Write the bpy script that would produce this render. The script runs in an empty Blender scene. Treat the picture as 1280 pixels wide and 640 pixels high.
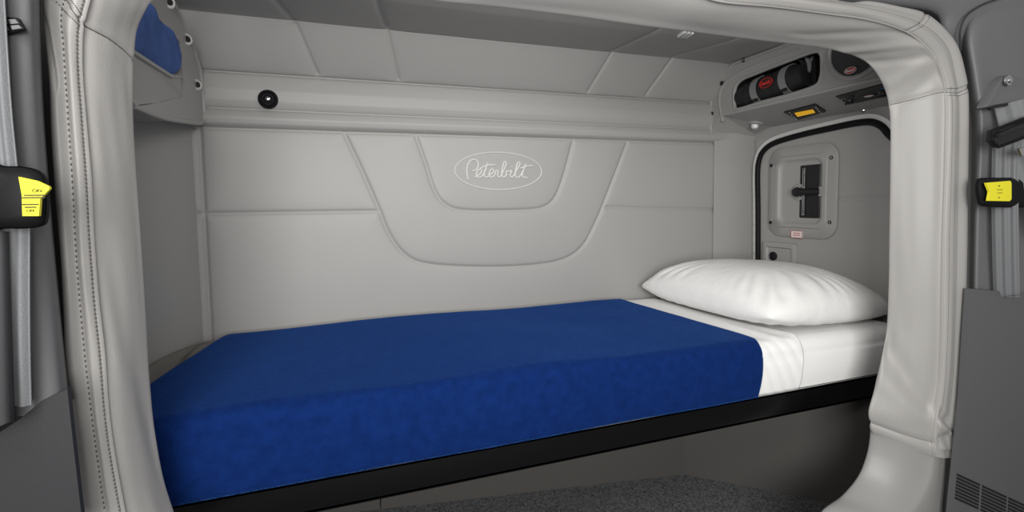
import bpy, bmesh, math, random
import numpy as np
from mathutils import Vector, Matrix
random.seed(4); rng = np.random.RandomState(7)
SC = bpy.context.scene; COL = SC.collection

# ------------------------------------------------------------------ camera
FL, YAW, PIT, ROL, CY = 616.68, math.radians(19.3745), math.radians(3.7547), math.radians(-.84147), 293.67
cf = np.array([math.sin(YAW)*math.cos(PIT), math.cos(YAW)*math.cos(PIT), -math.sin(PIT)])
cr = np.array([math.cos(YAW), -math.sin(YAW), 0.0]); cu = np.cross(cr, cf)
cr = cr*math.cos(ROL)+cu*math.sin(ROL); cu = np.cross(cr, cf)
cam = bpy.data.cameras.new('camera'); co = bpy.data.objects.new('camera', cam); COL.objects.link(co)
cam.sensor_width = 36; cam.lens = FL/1280*36; cam.shift_y = -(320-CY)/1280; cam.clip_start = .02
co.matrix_world = Matrix(((cr[0], cu[0], -cf[0], 0), (cr[1], cu[1], -cf[1], 0), (cr[2], cu[2], -cf[2], 0), (0, 0, 0, 1)))
SC.camera = co
# ------------------------------------------------------------------ light
W = bpy.data.worlds.new('world'); SC.world = W; W.use_nodes = True
W.node_tree.nodes['Background'].inputs[0].default_value = (1, .99, .97, 1)
W.node_tree.nodes['Background'].inputs[1].default_value = .34
def area(name, loc, target, sx, sy, power, col=(1, 1, 1)):
    l = bpy.data.lights.new(name, 'AREA'); l.shape = 'RECTANGLE'; l.size = sx; l.size_y = sy; l.energy = power; l.color = col
    o = bpy.data.objects.new(name, l); COL.objects.link(o); o.location = loc
    o.rotation_euler = (Vector(target)-Vector(loc)).to_track_quat('-Z', 'Y').to_euler(); return o
area('windscreen_daylight', (-.08, -1.0, .15), (.72, 1.2, .05), 1.2, .8, 44, (1, .985, .96))
area('bunk_dome_light', (.42, 1.0, .45), (.36, 1.42, -.25), .7, .12, 2.1, (1, .98, .95))
area('right_wall_fill', (-.25, .0, .50), (1.5, 1.25, .0), .5, .3, 7, (1, .98, .95))  # added fill lamp, set low and left to brighten the right wall
SC.view_settings.view_transform = 'Standard'; SC.view_settings.look = 'None'
SC.view_settings.gamma = 1; SC.view_settings.use_curve_mapping = False; SC.view_settings.exposure = 0.0

# ------------------------------------------------------------------ helpers
def ray(px, py): return cf+cr*(px-640)/FL-cu*(py-CY)/FL
def X(px, py, v): d = ray(px, py); return d*v/d[0]
def Y(px, py, v): d = ray(px, py); return d*v/d[1]
def Z(px, py, v): d = ray(px, py); return d*v/d[2]
def PL(px, py, p0, n):
    d = ray(px, py); n = np.array(n, float); return d*(np.dot(p0, n)/np.dot(d, n))
def mat(name, col, rough=.5, metal=0, bump=0, bscale=200, var=0, vscale=6, sheen=0, coat=0, spec=None, emit=None, estr=0, bdist=.002):
    m = bpy.data.materials.new(name); m.use_nodes = True; nt = m.node_tree; b = nt.nodes['Principled BSDF']
    b.inputs['Base Color'].default_value = (*col, 1); b.inputs['Roughness'].default_value = rough; b.inputs['Metallic'].default_value = metal
    if spec is not None: b.inputs['Specular IOR Level'].default_value = spec
    if sheen: b.inputs['Sheen Weight'].default_value = sheen; b.inputs['Sheen Roughness'].default_value = .4; b.inputs['Sheen Tint'].default_value = (.10, .32, 1, 1)
    if coat: b.inputs['Coat Weight'].default_value = coat; b.inputs['Coat Roughness'].default_value = .15
    if emit: b.inputs['Emission Color'].default_value = (*emit, 1); b.inputs['Emission Strength'].default_value = estr
    tc = nt.nodes.new('ShaderNodeTexCoord')
    if var:
        n = nt.nodes.new('ShaderNodeTexNoise'); n.inputs['Scale'].default_value = vscale; n.inputs['Detail'].default_value = 6
        r = nt.nodes.new('ShaderNodeValToRGB'); r.color_ramp.elements[0].position = .3; r.color_ramp.elements[1].position = .7
        r.color_ramp.elements[0].color = (*[c*(1-var) for c in col], 1); r.color_ramp.elements[1].color = (*[min(1, c*(1+var)) for c in col], 1)
        nt.links.new(tc.outputs['Object'], n.inputs['Vector']); nt.links.new(n.outputs['Fac'], r.inputs['Fac']); nt.links.new(r.outputs['Color'], b.inputs['Base Color'])
    if bump:
        n = nt.nodes.new('ShaderNodeTexNoise'); n.inputs['Scale'].default_value = bscale; n.inputs['Detail'].default_value = 5
        bp = nt.nodes.new('ShaderNodeBump'); bp.inputs['Strength'].default_value = bump; bp.inputs['Distance'].default_value = bdist
        nt.links.new(tc.outputs['Object'], n.inputs['Vector']); nt.links.new(n.outputs['Fac'], bp.inputs['Height']); nt.links.new(bp.outputs['Normal'], b.inputs['Normal'])
    return m
def obj(name, vs, fs, m=None, parent=None, smooth=True, kind=None):
    me = bpy.data.meshes.new(name); me.from_pydata([tuple(map(float, v)) for v in vs], [], [tuple(map(int, f)) for f in fs]); me.update()
    o = bpy.data.objects.new(name, me); COL.objects.link(o)
    if m: me.materials.append(m)
    if smooth: me.polygons.foreach_set('use_smooth', [True]*len(me.polygons))
    if parent: o.parent = parent
    if kind: o['kind'] = kind
    return o
def tag(o, label, cat, group=None):
    o['label'] = label; o['category'] = cat
    if group: o['group'] = group
    return o
def empty(name, loc, label=None, cat=None, group=None):
    o = bpy.data.objects.new(name, None); COL.objects.link(o); o.location = loc; o.empty_display_size = .03
    bpy.context.view_layer.update()
    if label: tag(o, label, cat, group)
    return o
def under(o, parent):           # parent, keep the world position
    o.parent = parent; o.matrix_parent_inverse = Matrix.Translation(-parent.location); return o
class MB:
    def __init__(s): s.v = []; s.f = []
    def add(s, vs, fs):
        k = len(s.v); s.v += [tuple(v) for v in vs]; s.f += [tuple(i+k for i in f) for f in fs]; return s
    def tube(s, pts, r, n=8, closed=False, cap=True):
        pts = [np.array(p, float) for p in pts]; N = len(pts); rs = r if hasattr(r, '__len__') else [r]*N
        up = None; rings = []
        for i, p in enumerate(pts):
            a = pts[(i-1) % N] if (i > 0 or closed) else p; b = pts[(i+1) % N] if (i < N-1 or closed) else p
            t = b-a; t = t/(np.linalg.norm(t)+1e-12)
            if up is None:
                up = np.array([0, 0, 1.]) if abs(t[2]) < .9 else np.array([1., 0, 0])
            up = up-t*np.dot(up, t); up /= np.linalg.norm(up)+1e-12; sd = np.cross(t, up)
            rings.append([p+rs[i]*(math.cos(2*math.pi*k/n)*up+math.sin(2*math.pi*k/n)*sd) for k in range(n)])
        k0 = len(s.v)
        for R in rings: s.v += [tuple(q) for q in R]
        for i in range(N if closed else N-1):
            j = (i+1) % N
            for k in range(n): s.f.append((k0+i*n+k, k0+i*n+(k+1) % n, k0+j*n+(k+1) % n, k0+j*n+k))
        if cap and not closed:
            s.f.append(tuple(k0+k for k in range(n))[::-1]); s.f.append(tuple(k0+(N-1)*n+k for k in range(n)))
        return s
    def frame_box(s, c, ax, ay, az, bev=0):   # box from centre and three half-axis vectors
        c, ax, ay, az = [np.array(q, float) for q in (c, ax, ay, az)]
        if bev <= 0:
            v = [c+i*ax+j*ay+k*az for i in (-1, 1) for j in (-1, 1) for k in (-1, 1)]
            return s.add(v, [(0, 1, 3, 2), (4, 6, 7, 5), (0, 4, 5, 1), (2, 3, 7, 6), (0, 2, 6, 4), (1, 5, 7, 3)])
        bm = bmesh.new(); L = [np.linalg.norm(q) for q in (ax, ay, az)]; u = [q/l for q, l in zip((ax, ay, az), L)]
        bmesh.ops.create_cube(bm, size=2)
        for v in bm.verts: v.co = Vector((v.co.x*L[0], v.co.y*L[1], v.co.z*L[2]))
        bmesh.ops.bevel(bm, geom=bm.edges[:], offset=bev, segments=3, profile=.5, affect='EDGES')
        bm.verts.index_update()
        s.add([c+u[0]*v.co.x+u[1]*v.co.y+u[2]*v.co.z for v in bm.verts], [[v.index for v in f.verts] for f in bm.faces]); bm.free(); return s
    def box(s, x0, x1, y0, y1, z0, z1, bev=0):
        return s.frame_box(((x0+x1)/2, (y0+y1)/2, (z0+z1)/2), ((x1-x0)/2, 0, 0), (0, (y1-y0)/2, 0), (0, 0, (z1-z0)/2), bev)
    def slab(s, pts, n, t):                 # planar polygon thickened by t against its normal n
        pts = [np.array(p, float) for p in pts]; n = np.array(n, float); n /= np.linalg.norm(n); N = len(pts)
        c = sum(pts)/N; a = sum(np.dot(np.cross(pts[i]-c, pts[(i+1) % N]-c), n) for i in range(N))
        if a < 0: pts = pts[::-1]
        v = pts+[p-n*t for p in pts]
        return s.add(v, [tuple(range(N)), tuple(range(2*N-1, N-1, -1))]+[(i, i+N, (i+1) % N+N, (i+1) % N) for i in range(N)])
    def disc(s, c, n, prof, seg=28, ref=(0, 0, 1), sx=1):   # lathe: prof = [(radius, height along n)...]
        c = np.array(c, float); n = np.array(n, float); n /= np.linalg.norm(n); ref = np.array(ref, float)
        a = ref-n*np.dot(ref, n); a /= np.linalg.norm(a); b = np.cross(n, a); k0 = len(s.v)
        for r, h in prof:
            for k in range(seg):
                t = 2*math.pi*k/seg; s.v.append(tuple(c+n*h+r*(math.cos(t)*a+sx*math.sin(t)*b)))
        for i in range(len(prof)-1):
            for k in range(seg): s.f.append((k0+i*seg+k, k0+i*seg+(k+1) % seg, k0+(i+1)*seg+(k+1) % seg, k0+(i+1)*seg+k))
        s.f.append(tuple(k0+(len(prof)-1)*seg+k for k in range(seg))); s.f.append(tuple(k0+k for k in range(seg))[::-1]); return s
    def build(s, name, m, parent=None, smooth=True, kind=None, fix=True, keep=None):
        o = obj(name, s.v, s.f, m, None, smooth, kind)
        if fix:
            bm = bmesh.new(); bm.from_mesh(o.data); bmesh.ops.recalc_face_normals(bm, faces=bm.faces[:]); bm.to_mesh(o.data); bm.free()
        if smooth:
            o.data.set_sharp_from_angle(angle=math.radians(38))
        if parent: under(o, parent)
        return o
def dense(pts, step=.004, closed=False):
    pts = [np.array(p, float) for p in pts]; out = []; N = len(pts)
    for i in range(N if closed else N-1):
        a, b = pts[i], pts[(i+1) % N]; k = max(1, int(np.linalg.norm(b-a)/step))
        out += [a+(b-a)*j/k for j in range(k)]
    if not closed: out.append(pts[-1])
    return out
def spline(pts, sub=8, closed=False):       # Catmull-Rom (centripetal enough for these spacings)
    P = [np.array(p, float) for p in pts]; N = len(P); out = []
    for i in range(N if closed else N-1):
        p0 = P[(i-1) % N] if (closed or i > 0) else 2*P[0]-P[1]; p1 = P[i]; p2 = P[(i+1) % N]
        p3 = P[(i+2) % N] if (closed or i < N-2) else 2*P[-1]-P[-2]
        for k in range(sub):
            t = k/sub; out.append(.5*((2*p1)+(p2-p0)*t+(2*p0-5*p1+4*p2-p3)*t*t+(3*p1-p0-3*p2+p3)*t**3))
    if not closed: out.append(P[-1])
    return out
def seg_dist(Px, Py, line):                 # distance of grid points to a polyline
    d = np.full(Px.shape, 9.)
    for (ax, ay), (bx, by) in zip(line[:-1], line[1:]):
        L = (bx-ax)**2+(by-ay)**2+1e-12; t = np.clip(((Px-ax)*(bx-ax)+(Py-ay)*(by-ay))/L, 0, 1)
        d = np.minimum(d, np.hypot(Px-ax-t*(bx-ax), Py-ay-t*(by-ay)))
    return d
def grid(name, Pts, m, parent=None, kind=None, closed_u=False, flip=False):
    nu, nv = Pts.shape[:2]; fs = []
    idx = np.arange(nu*nv).reshape(nu, nv); I = idx if not closed_u else np.vstack([idx, idx[:1]])
    q = np.stack([I[:-1, :-1], I[1:, :-1], I[1:, 1:], I[:-1, 1:]], -1).reshape(-1, 4)
    if flip: q = q[:, ::-1]
    o = obj(name, Pts.reshape(-1, 3), q, m, None, True, kind)
    if parent: under(o, parent)
    return o
def noise2(a, b, seed, octs=((1, 1), (2.1, .5), (4.3, .25))):
    r = np.random.RandomState(seed); out = 0
    for f, w in octs:
        for _ in range(4):
            th = r.uniform(0, 6.28); ph = r.uniform(0, 6.28); out = out+w*np.sin(f*(a*math.cos(th)+b*math.sin(th))+ph)*.35
    return out
def text_mesh(name, s, m, parent, origin, right, up, size, align='CENTER', thick=.0002):
    c = bpy.data.curves.new(name, 'FONT'); c.body = s; c.size = size; c.align_x = align; c.align_y = 'CENTER'; c.extrude = thick
    t = bpy.data.objects.new(name, c); COL.objects.link(t); bpy.context.view_layer.update()
    me = bpy.data.meshes.new_from_object(t.evaluated_get(bpy.context.evaluated_depsgraph_get())); bpy.data.objects.remove(t)
    r = np.array(right, float); r /= np.linalg.norm(r); u = np.array(up, float); u -= r*np.dot(r, u); u /= np.linalg.norm(u); n = np.cross(r, u)
    for v in me.vertices: v.co = Vector(np.array(origin)+r*v.co.x+u*v.co.y+n*v.co.z)
    me.name = name; me.materials.clear(); me.materials.append(m); o = bpy.data.objects.new(name, me); COL.objects.link(o)
    if parent: under(o, parent)
    return o
from mathutils.geometry import tessellate_polygon
def holed(name, outer, hole, m, parent):
    mb = MB(); mb.v = [tuple(p) for p in list(outer)+list(hole)]
    mb.f = [tuple(q) for q in tessellate_polygon([[Vector(p) for p in outer], [Vector(p) for p in hole]])]
    return mb.build(name, m, parent, smooth=False)

# ------------------------------------------------------------------ materials
M = dict(
 vinyl=mat('grey_vinyl', (.35, .345, .335), .52, bump=.35, bscale=420, bdist=.0008),
 wrap=mat('surround_vinyl', (.345, .337, .325), .45, bump=.3, bscale=380, bdist=.0008),
 console=mat('console_plastic', (.34, .335, .325), .5, bump=.3, bscale=700, bdist=.0006),
 base=mat('sill_plastic', (.29, .29, .282), .42, bump=.1, bscale=600, bdist=.0005),
 dark=mat('shaded_panel_plastic', (.024, .024, .027), .6, bump=.3, bscale=700, bdist=.0006),  # panel plastic darkened for the weaker light on the left cab side
 ring=mat('pale_washer', (.62, .61, .59), .35, spec=.6),
 alu=mat('aluminium_strip', (.80, .80, .79), .3, .35),
 knob=mat('glossy_knob', (.02, .02, .022), .2),
 panel=mat('lit_panel_plastic', (.105, .106, .112), .6, bump=.3, bscale=700, bdist=.0006),  # lighter copy of the panel plastic, for the better lit right side
 mid=mat('slate_plastic', (.13, .132, .138), .5, bump=.3, bscale=600, bdist=.0006),
 black=mat('black_plastic', (.008, .008, .009), .4), rubber=mat('black_rubber', (.006, .006, .007), .6, spec=.2),
 rail=mat('black_enamel', (.003, .003, .0035), .22, spec=.35), void=mat('gap_black', (.004, .004, .004), .9),
 metal=mat('brushed_metal', (.62, .62, .62), .3, 1), chrome=mat('chrome', (.8, .8, .8), .15, 1),
 blue=mat('blue_fleece', (.0045, .021, .115), .9, spec=.04, bump=.8, bscale=260, var=.14, vscale=55, sheen=.24, bdist=.0025),
 blue2=mat('light_blue_fleece', (.05, .095, .27), .9, bump=.8, bscale=260, var=.2, vscale=25, sheen=.4, bdist=.003),
 white=mat('white_cotton', (.88, .88, .87), .8, bump=.25, bscale=500, bdist=.0008),
 pillow=mat('pillow_cotton', (.90, .895, .88), .8, bump=.7, bscale=14, bdist=.006),
 under=mat('underbunk_panel', (.085, .08, .076), .45, bump=.1, bscale=300),
 belt=mat('belt_webbing', (.165, .17, .178), .6, bump=.6, bscale=500, bdist=.001),
 yellow=mat('yellow_label', (.86, .78, .02), .5), amber=mat('amber_screen', (.9, .5, .01), .4, emit=(1, .5, .01), estr=.35),
 ink=mat('black_ink', (.01, .01, .01), .6), red=mat('red_enamel', (.55, .02, .015), .4), wht=mat('white_enamel', (.8, .8, .8), .4),
 seam=mat('dark_thread', (.11, .105, .10), .8), thread=mat('pale_thread', (.5, .49, .47), .8),  # seam: dark thread for joints and stitches
 emblem=mat('emblem_relief', (.62, .61, .59), .4), grille=mat('speaker_grille', (.035, .035, .037), .6),
 bag=mat('black_nylon', (.010, .010, .011), .65, bump=.5, bscale=180), strap=mat('grey_strap', (.22, .22, .225), .6, bump=.5, bscale=500),
 carpet=mat('charcoal_carpet', (.14, .143, .15), .95, bump=1, bscale=240, var=.75, vscale=170, bdist=.008),
 glass=mat('lamp_lens', (.75, .75, .75), .15), blueled=mat('blue_marking', (.02, .25, .6), .4), cloth=mat('taupe_cloth', (.16, .15, .14), .8),
)
# brushed carpet etc done; ribs on the webbing come from geometry

# ================================================================== SETTING
YB = 1.6
def wp(px, py): p = Y(px, py, YB); return (p[0], p[2])
# --- back wall: lower quilted part, rolled ridge, bands, leaning cove
prof = [(YB, -.96), (YB, .222), (YB-.012, .235), (YB-.016, .25), (YB-.004, .272), (YB, .277), (YB-.008, .30), (YB-.010, .33), (YB-.002, .372), (YB+.001, .379), (YB-.098, .507)]
LN = np.array([0, -.128, -.099]); LN /= np.linalg.norm(LN)       # normal of the leaning cove
PB0 = np.array([0, YB, .379]); LEN = math.hypot(.098, .128)
def lp(px, py):
    p = PL(px, py, PB0, LN); return (p[0], .379+math.hypot(p[1]-YB, p[2]-.379))
xs = np.linspace(-.51, 1.63, 540)
zs = np.concatenate([np.linspace(-.96, .222, 300), np.linspace(.2245, .379, 60), .379+np.linspace(.002, LEN, 50)])
ky = []; kz = []
for s in zs:
    if s <= .379:
        a = np.interp(s, [p[1] for p in prof[:-1]], [p[0] for p in prof[:-1]]); ky.append(a); kz.append(s)
    else:
        t = (s-.379)/LEN; ky.append(YB+.001-.098*t); kz.append(.379+.128*t)
GX, GS = np.meshgrid(xs, zs, indexing='ij')
U1 = [tuple(q) for q in spline([wp(*p) for p in [(430, 166), (450, 208), (472, 258), (486, 292), (506, 318), (535, 330), (600, 334), (660, 332), (702, 325), (728, 308), (746, 275), (760, 240), (784, 178)]], 8)]
U2 = [tuple(q) for q in spline([wp(*p) for p in [(519, 168), (532, 205), (543, 238), (556, 255), (580, 263), (640, 263), (676, 260), (693, 248), (704, 222), (717, 174)]], 8)]
lines = [(U1, .0045, .006, .03), (U2, .0045, .006, .03), ([wp(248, 267), wp(474, 264)], .004, .005, .03), ([wp(757, 259), wp(893, 262)], .004, .005, .03),
         ([(-.4, .222), (1.5, .222)], .004, .006, .02), ([(-.355, .222), (-.355, -.96)], .005, .006, .02),
         ([lp(370, 30), lp(397, 92)], .004, .005, .03), ([lp(484, 36), lp(498, 99)], .004, .005, .03), ([lp(766, 64), lp(735, 114)], .004, .005, .03), ([lp(842, 71), lp(808, 118)], .004, .005, .03),
         ([(-.4, .379), (1.5, .379)], .0035, .004, .012), ([(-.4, .277), (1.5, .277)], .003, .003, .01)]
D = np.zeros_like(GX); puff = np.full(GX.shape, 9.)
for L, w, dep, pw in lines:
    d = seg_dist(GX, GS, L); D = np.maximum(D, dep*np.exp(-(d/w)**2)); puff = np.minimum(puff, d/pw)
D = D-.005*(1-np.exp(-puff*1.2))
# soft fullness of the stuffing
D = D-.0012*noise2(GX*9, GS*9, 3)
ny = np.where(GS > .379, LN[1], -1.); nz = np.where(GS > .379, LN[2], 0.)
pts = np.stack([GX, np.array(ky)[None, :]-ny*D, np.array(kz)[None, :]-nz*D], -1)
wb = grid('wall_back', pts, M['vinyl'], kind='structure')
# --- corner trims and side walls
def padded(name, a, b, z0, z1, m, lines=(), normal=None, dep=.005, kind='structure', bulge=.0):
    a = np.array(a, float); b = np.array(b, float); L = np.linalg.norm(b-a); t = (b-a)/L; n = np.array([t[1], -t[0]]) if normal is None else np.array(normal)
    us = np.linspace(0, L, max(6, int(L/.006))); vs = np.linspace(z0, z1, int((z1-z0)/.006))
    U, V = np.meshgrid(us, vs, indexing='ij'); D = np.zeros_like(U)
    for l in lines: D = np.maximum(D, dep*np.exp(-(seg_dist(U, V, l)/.005)**2))
    D = D-bulge*np.sin(np.pi*U/L)
    return grid(name, np.stack([a[0]+t[0]*U-n[0]*D, a[1]+t[1]*U-n[1]*D, V], -1), m, kind=kind)
padded('trim_1', (-.372, YB+.002), (-.452, 1.405), -.96, .26, M['vinyl'], normal=(.9, -.3), bulge=.006)
MB().tube([(-.450, 1.402, z) for z in np.linspace(-.9, .25, 20)], .008, 10).build('trim_15', M['vinyl'], kind='structure')
padded('wall_left', (-.476, 1.43), (-.492, .86), -.96, .52, M['vinyl'], lines=[[(0, 0), (.6, 0)]], normal=(1, 0))
MB().box(-.50, -.47, .86, 1.70, .20, .53).build('trim_9', M['vinyl'], kind='structure')
padded('trim_2', (1.412, YB-.009), (1.604, 1.584), -.96, .27, M['vinyl'], normal=(0, -1), bulge=.008)
sm = X(1045, 248, 1.6)
padded('wall_right', (1.600, 1.585), (1.600, .80), -.96, .53, M['vinyl'], normal=(-1, 0))
# --- ceiling
def cz(px, py): p = Z(px, py, .507); return (p[0], p[1])
xs = np.linspace(-.50, 1.62, 360); ys = np.linspace(.84, 1.54, 140); CX, CYY = np.meshgrid(xs, ys, indexing='ij')
cl = []
for a, b in (((370, 29), (338, -6)), ((484, 36), (468, -8)), ((766, 64), (835, 33)), ((842, 71), (935, 46))):
    A = np.array(cz(*a)); B = np.array(cz(*b)); cl.append([tuple(A), tuple(A+(B-A)*2.2)])
D = np.zeros_like(CX)
for l in cl: D = np.maximum(D, .006*np.exp(-(seg_dist(CX, CYY, l)/.006)**2)-.0*D)
D = D-.004*(1-np.exp(-np.minimum.reduce([seg_dist(CX, CYY, l) for l in cl])/.03))+.004
D = D+.03*np.clip((1.30-CYY)/.45, 0, 1)
grid('ceiling', np.stack([CX, CYY, .507+D], -1), M['vinyl'], kind='structure')
# --- floor and panels under the bunk
FZ = -.95
MB().box(-1.6, 3.2, -2.2, 1.75, FZ-.03, FZ).build('floor', M['carpet'], kind='structure', smooth=False)
c0 = Z(855, 593, FZ); c1 = Z(480, 636, FZ); c2 = Z(1030, 627, FZ); sl = Z(476, 637, FZ)
dv = (c1-c0)/(c1-c0)[0]; cL = c0+dv*(-.47-c0[0]); cS = c0+dv*(sl[0]-c0[0]); dr = (c2-c0)/np.linalg.norm(c2-c0); cR = c0+dr*.62
def upright(name, a, b, z0, z1, m, t=.012, n=(0, -1)):
    nn = np.array([n[0], n[1], 0.]); a = np.array([a[0], a[1], z0]); b = np.array([b[0], b[1], z0]); h = np.array([0, 0, z1-z0])
    return MB().slab([a, b, b+h, a+h], nn, t).build(name, m, kind='structure', smooth=False)
upright('trim_3', cL, cS-dv*.002, FZ, -.545, M['under']); upright('trim_4', cS+dv*.002, c0, FZ, -.545, M['under'])
upright('trim_5', c0, cR, FZ, -.545, M['under'], n=(-.7, -.7))

# ================================================================== OPENING SURROUND
YI, YS, YO = .85, .77, .77
def I_(px, py): p = Y(px, py, YI); return (p[0], p[2])
def S_(px, py): p = Y(px, py, YS); return (p[0], p[2])
def O_(px, py): p = Y(px, py, YO); return (p[0], p[2])
st = [ # inner edge, piping seam, second stitch, outer edge
 ((-.225, -.56), (-.245, -.52), (-.262, -.50), (-.283, -.48)),
 (I_(218, 638), S_(152, 632), S_(133, 632), O_(104, 636)), (I_(203, 590), S_(143, 580), S_(125, 575), O_(97, 580)), (I_(193, 535), S_(134, 515), S_(117, 515), O_(89, 520)),
 (I_(187, 480), S_(128, 450), S_(109, 445), O_(81, 450)), (I_(183, 400), S_(121, 385), S_(103, 380), O_(79, 385)), (I_(179, 320), S_(116, 315), S_(98, 315), O_(75, 318)),
 (I_(173, 235), S_(112, 235), S_(94, 235), O_(68, 240)), (I_(167, 160), S_(106, 160), S_(89, 160), O_(64, 165)), (I_(165, 115), S_(101, 100), S_(85, 100), O_(62, 100)),
 (I_(166, 75), S_(99, 60), S_(82, 55), O_(56, 50)), (I_(170, 40), S_(101, 30), S_(80, 20), O_(51, 0)), (I_(182, 15), S_(109, 0), (-.272, .255), (-.300, .262)), (I_(197, -2), (-.245, .285), (-.262, .300), (-.285, .315)),
 ((-.19, .325), (-.20, .322), (-.21, .338), (-.225, .36)), ((-.12, .342), (-.12, .340), (-.12, .358), (-.12, .385)), ((0, .347), (0, .350), (0, .368), (0, .395)),
 (I_(540, 1), (.16, .357), (.16, .375), (.16, .402)), (I_(624, 10), (.28, .357), (.28, .376), (.28, .402)), (I_(709, 20), (.42, .356), (.42, .376), (.42, .400)),
 (I_(793, 31), (.54, .354), (.55, .372), (.57, .394)), (I_(877, 41), S_(896, 0), (.68, .368), (.70, .388)), (I_(940, 49), S_(965, 7), (.78, .362), (.80, .380)), (I_(1000, 56), S_(1030, 16), S_(1045, 6), (.92, .371)), (I_(1038, 62), S_(1080, 23), S_(1092, 14), O_(1085, 1)),
 (I_(1066, 69), S_(1112, 31), S_(1125, 22), O_(1125, 8)), (I_(1084, 78), S_(1136, 41), S_(1150, 32), O_(1155, 16)), (I_(1097, 92), S_(1155, 55), S_(1169, 47), O_(1180, 36)), (I_(1106, 109), S_(1169, 72), S_(1182, 65), O_(1195, 58)),
 (I_(1111, 130), S_(1179, 98), S_(1190, 95), O_(1204, 88)), (I_(1113, 160), S_(1183, 130), S_(1195, 130), O_(1209, 122)), (I_(1113, 220), S_(1182, 210), S_(1194, 210), O_(1209, 210)), (I_(1112, 300), S_(1179, 300), S_(1192, 300), O_(1208, 300)),
 (I_(1111, 360), S_(1178, 360), S_(1191, 360), O_(1207, 360)), (I_(1109, 410), S_(1177, 420), S_(1189, 420), O_(1205, 420)), (I_(1102, 450), S_(1175, 470), S_(1187, 470), O_(1201, 475)), (I_(1094, 485), S_(1171, 505), S_(1184, 505), O_(1198, 520)),
 (I_(1087, 512), S_(1167, 530), S_(1181, 530), O_(1193, 543)), (I_(1088, 528), S_(1166, 553), S_(1181, 556), O_(1193, 556)), (I_(1091, 542), S_(1167, 570), S_(1181, 571), O_(1190, 567))]
st = [(s[0],)+tuple((q[0]*YS/.70, q[1]*YS/.70) if type(q[0]) is float or type(q[0]) is int else q for q in s[1:]) for s in st]
SUB = 10
ci, cs_, ct, cc = [np.array(spline([s[k] for s in st], SUB)) for k in range(4)]
N = len(ci)
cen = np.array([.5, -.05])
def sect(i):
    pi, ps, pt, po = ci[i], cs_[i], ct[i], cc[i]
    tn = ci[min(i+1, N-1)]-ci[max(i-1, 0)]; tn = tn/np.linalg.norm(tn); out = np.array([-tn[1], tn[0]])   # outward (left of travel direction, clockwise path)
    def v(p, y): return np.array([p[0], y, p[1]])
    def mix(t, lift): q = pi*(1-t)+ps*t; q = q-out*lift; return v(q, YI*(1-t)+YS*t-lift*.8)
    return [v(pi+out*.060, .880), v(pi+out*.026, .864), v(pi+out*.008, .8545), v(pi, YI), mix(.15, .002), mix(.35, .004), mix(.55, .005), mix(.76, .004), mix(.92, .001),
            v(ps, YS-.001), v(ps*.8+pt*.2, YS-.006), v(ps*.45+pt*.55, YS-.009), v(pt, YS-.006), v(pt*.55+po*.45, YS-.012), v(pt*.15+po*.85, YS-.006), v(po, YO+.006), v(po+out*.001, YO+.04), v(po-out*.012, YO+.09)]
secs = [np.array(spline(sect(i), 5)) for i in range(N)]
A = np.array(secs)                         # (N, K, 3)
# fabric folds: displaced along the surface normal
du = np.gradient(A, axis=0); dv_ = np.gradient(A, axis=1); nn = np.cross(du, dv_); nn /= np.linalg.norm(nn, axis=2, keepdims=True)+1e-9
if nn[N//2, 30, 2] > 0: nn = -nn
uu = np.repeat(np.arange(N)[:, None]/SUB, A.shape[1], 1); vv = np.repeat(np.arange(A.shape[1])[None, :]/5., N, 0)
H = .0010*noise2(uu*1.1, vv*1.0, 11)
def fold(u0, v0, u1, v1, w, h):
    global H
    d = seg_dist(uu, vv, [(u0, v0), (u1, v1)]); H = H+h*np.exp(-(d/w)**2)
for a in [(24.5, 3.4, 27.0, 8.2, .35, .004), (26.2, 3.4, 27.8, 8.0, .30, -.004), (28.0, 3.6, 27.9, 8.2, .4, .004), (29.3, 4, 28.6, 8, .35, -.003), (23, 5, 26, 8.3, .4, -.003),
          (34.6, 3.6, 36.2, 7.5, .5, -.006), (35.6, 3.4, 36.8, 8.2, .5, .004), (3, 4, 6, 7, .8, -.002), (9, 13, 10.2, 13.6, .3, -.004),
          (36.4, 10, 37.2, 13.5, .22, -.006), (37.0, 10, 37.6, 14.5, .2, .006), (37.7, 10.2, 37.3, 14.2, .2, -.006), (38.2, 10.5, 38.0, 14, .2, .004), (36.2, 13, 37.4, 15, .25, .005)]: fold(*a)
hem = seg_dist(uu, vv, [(38.0, 2), (38.0, 9.2)]); H = H-.003*np.exp(-(hem/.16)**2)+.0025*np.exp(-((uu-38.6)/.35)**2)*(vv < 9.5)
# sewn joints across the wrap
J1 = [(11.6, 3), (10.4, 9)]; J2 = [(30.1, 3), (30.0, 15)]
J1 = [(10.0, 3), (11.1, 9), (11.8, 15)]; J2 = [(29.05, 3), (29.65, 9), (29.72, 15)]; J3 = [(25.85, 9), (26.0, 15)]
for J in (J1, J2, J3): H = H-.0025*np.exp(-(seg_dist(uu, vv, J)/.09)**2)
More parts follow.
